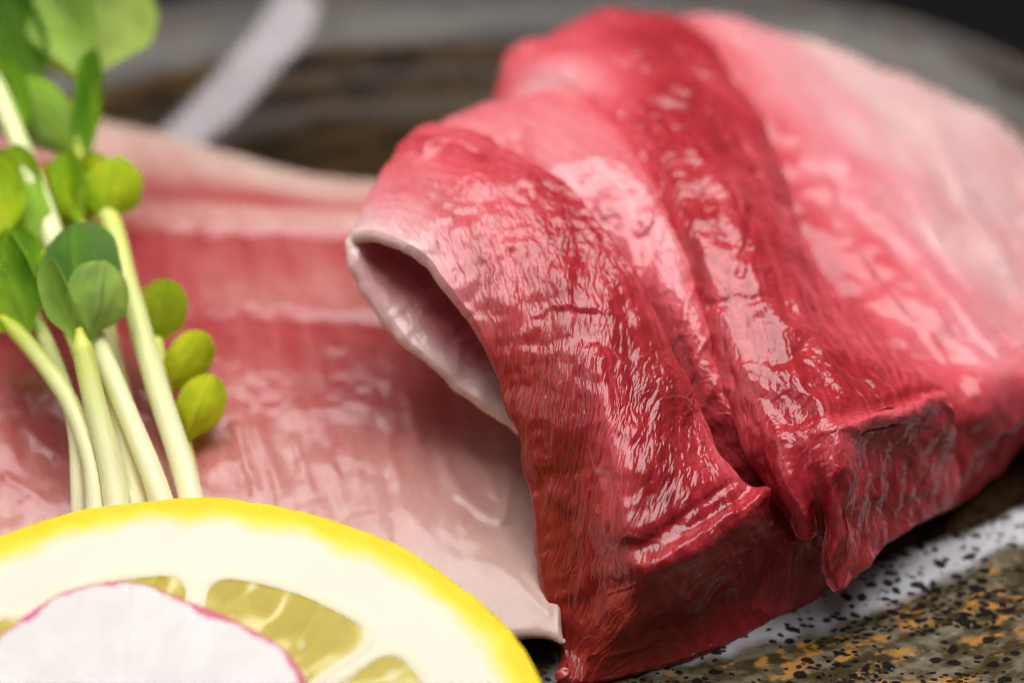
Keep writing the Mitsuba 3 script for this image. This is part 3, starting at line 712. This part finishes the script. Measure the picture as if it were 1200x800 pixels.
# sprout 2: yellow green stem with a folded leaf
stem('radish_sprout_002__stem', [(140, 612, .25), (128, 540, .4), (108, 460, .6), (98, 415, .7), (92, 385, .75)], 0.135, 0.10, WHT, YGR)
leaf('radish_sprout_002__leaf', (88, 404, .7), (58, 302, .9), 0.30, (0.20, 0.38, 0.05), LTG, cup=.55, roll=.5, seed=6)
leaf('radish_sprout_002__leaf_001', (58, 372, .9), (14, 272, 1.2), 0.30, MDG, (0.10, 0.27, 0.03), cup=.5, roll=.9, seed=7)
# sprout 3: stem leaning to the left edge
stem('radish_sprout_003__stem', [(112, 612, .3), (104, 530, .5), (72, 455, .8), (34, 405, 1.1), (2, 372, 1.4)], 0.10, 0.085, WHT, YGR)
leaf('radish_sprout_003__leaf', (34, 398, 1.2), (0, 312, 1.6), 0.62, (0.24, 0.46, 0.04), MDG, cup=.2, roll=.2, seed=8)
stem('radish_sprout_004__stem', [(94, 612, .5), (92, 560, .6), (88, 500, .8), (66, 430, 1.1), (30, 350, 1.7), (-20, 290, 2.0)], 0.085, 0.075, WHT, YGR)
leaf('radish_sprout_004__leaf', (0, 290, 1.9), (-14, 180, 2.4), 0.6, YEL, MDG, cup=.2, seed=9)
# sprout 5: blurred pale stem rising to the upper left
stem('radish_sprout_005__stem', [(160, 612, .5), (120, 470, 1.2), (70, 300, 2.0), (36, 205, 2.6), (6, 130, 3.0), (-30, 50, 3.4)], 0.125, 0.11, WHT, PALE)
leaf('radish_sprout_005__leaf', (20, 175, 2.9), (-6, 70, 3.4), 0.5, DKG, MDG, cup=.2, seed=10)
# sprout 6: tall one behind, big light leaves at the top
stem('radish_sprout_006__stem', [(180, 612, .8), (140, 450, 1.7), (110, 300, 2.6), (100, 200, 3.1), (88, 120, 3.4)], 0.10, 0.09, WHT, YGR)
leaf('radish_sprout_006__leaf', (95, 95, 3.4), (120, -30, 4.0), 1.25, (0.27, 0.42, 0.12), LTG, cup=.1, roll=.1, bend=.1, notch=.12, shape=1.1, seed=11)
leaf('radish_sprout_006__leaf_001', (100, 190, 3.0), (110, 58, 3.3), 0.34, (0.08, 0.24, 0.015), MDG, cup=.4, roll=.5, seed=12)
# sprout 7: pale cupped leaf and the dark one at the corner
stem('radish_sprout_007__stem', [(126, 612, .9), (110, 430, 1.9), (92, 300, 2.7), (82, 195, 3.2)], 0.09, 0.08, WHT, YGR)
leaf('radish_sprout_007__leaf', (92, 192, 3.2), (18, 92, 3.5), 0.56, (0.26, 0.44, 0.14), MDG, cup=-.22, roll=-.2, bend=-.15, seed=13)
leaf('radish_sprout_007__leaf_001', (44, 120, 3.5), (4, -10, 3.9), 0.6, DKG, (0.10, 0.24, 0.02), cup=.2, roll=.3, seed=14)
# sprout 8: three round lobes at the right of the long stem
stem('radish_sprout_008__stem', [(222, 612, 1.0), (206, 540, 1.2), (190, 450, 1.45), (180, 380, 1.7)], 0.085, 0.075, WHT, YGR)
leaf('radish_sprout_008__leaf', (180, 412, 1.6), (196, 326, 1.9), 0.46, (0.22, 0.36, 0.012), (0.36, 0.46, 0.02), cup=-.22, bend=-.18, seed=15)
leaf('radish_sprout_008__leaf_001', (198, 462, 1.45), (240, 388, 1.6), 0.40, YEL, (0.30, 0.44, 0.012), cup=-.3, bend=-.22, seed=16)
stem('radish_sprout_009__stem', [(236, 612, .9), (226, 560, 1.1), (212, 500, 1.3)], 0.07, 0.06, WHT, YGR)
leaf('radish_sprout_009__leaf', (216, 522, 1.2), (250, 438, 1.4), 0.42, YEL, (0.34, 0.50, 0.02), cup=-.3, bend=-.22, seed=17)
leaf('radish_sprout_006__leaf_002', (92, 100, 3.5), (62, -24, 3.9), 0.8, LTG, (0.30, 0.50, 0.10), cup=.25, roll=.5, bend=.15, seed=18)
leaf('radish_sprout_004__leaf_001', (26, 292, 2.2), (10, 172, 2.6), 0.62, (0.50, 0.62, 0.04), MDG, cup=.25, roll=.3, seed=19)
leaf('radish_sprout_005__leaf_001', (52, 290, 2.3), (66, 188, 2.8), 0.30, (0.34, 0.42, 0.02), YEL, cup=.4, seed=20)
leaf('radish_sprout_003__leaf_001', (30, 345, 1.7), (14, 268, 1.9), 0.42, DKG, MDG, cup=.3, roll=-.5, seed=21)
stem('radish_sprout_010__stem', [(168, 612, .55), (146, 530, .8), (124, 440, 1.15), (112, 380, 1.5), (104, 300, 2.0), (98, 262, 2.2)], 0.10, 0.085, WHT, PALE)
leaf('radish_sprout_010__leaf', (98, 268, 2.2), (76, 176, 2.6), 0.36, (0.40, 0.52, 0.03), MDG, cup=.4, roll=.4, seed=22)
leaf('radish_sprout_010__leaf_001', (98, 268, 2.3), (112, 178, 2.8), 0.34, (0.30, 0.46, 0.02), YEL, cup=.4, roll=-.4, seed=23)
stem('radish_sprout_011__stem', [(150, 612, .35), (122, 500, .7), (92, 410, 1.2), (62, 330, 1.8), (50, 296, 2.1)], 0.085, 0.075, WHT, YGR)
leaf('radish_sprout_011__leaf', (50, 298, 2.1), (24, 214, 2.5), 0.46, LTG, MDG, cup=-.18, roll=.3, bend=-.15, seed=24)
leaf('radish_sprout_011__leaf_001', (52, 298, 2.2), (72, 222, 2.7), 0.40, MDG, LTG, cup=.25, roll=-.4, bend=.12, seed=25)
SL = ['long pale sprout stem at the right of the bunch with a small rounded bud leaf', 'sprout with the dark green rounded leaf nearest the camera, in the middle of the bunch',
      'yellow green sprout with a narrow folded pale leaf in front of the dark rounded leaf', 'sprout with a bright green leaf at the left edge, its stem bending left',
      'thin sprout with the lowest leftmost stem, leaning out of the picture at left', 'thick whitish sprout stem slanting to the upper left edge', 'tall blurred sprout with the large light green leaf at the top',
      'blurred sprout with a pale cupped leaf and a dark corner leaf at upper left', 'sprout with the upper two olive rounded leaves right of the long stem', 'sprout with the lowest yellow green rounded leaf right of the long stem',
      'sprout with two small upright leaves behind the dark green rounded leaf',
      'sprout with paired light green leaves, above and left of the dark rounded leaf']
for i, l in enumerate(SL):
    say('radish_sprout' + (f'_{i:03d}' if i else ''), l, 'sprout', 'radish sprouts in the bunch behind the lemon')
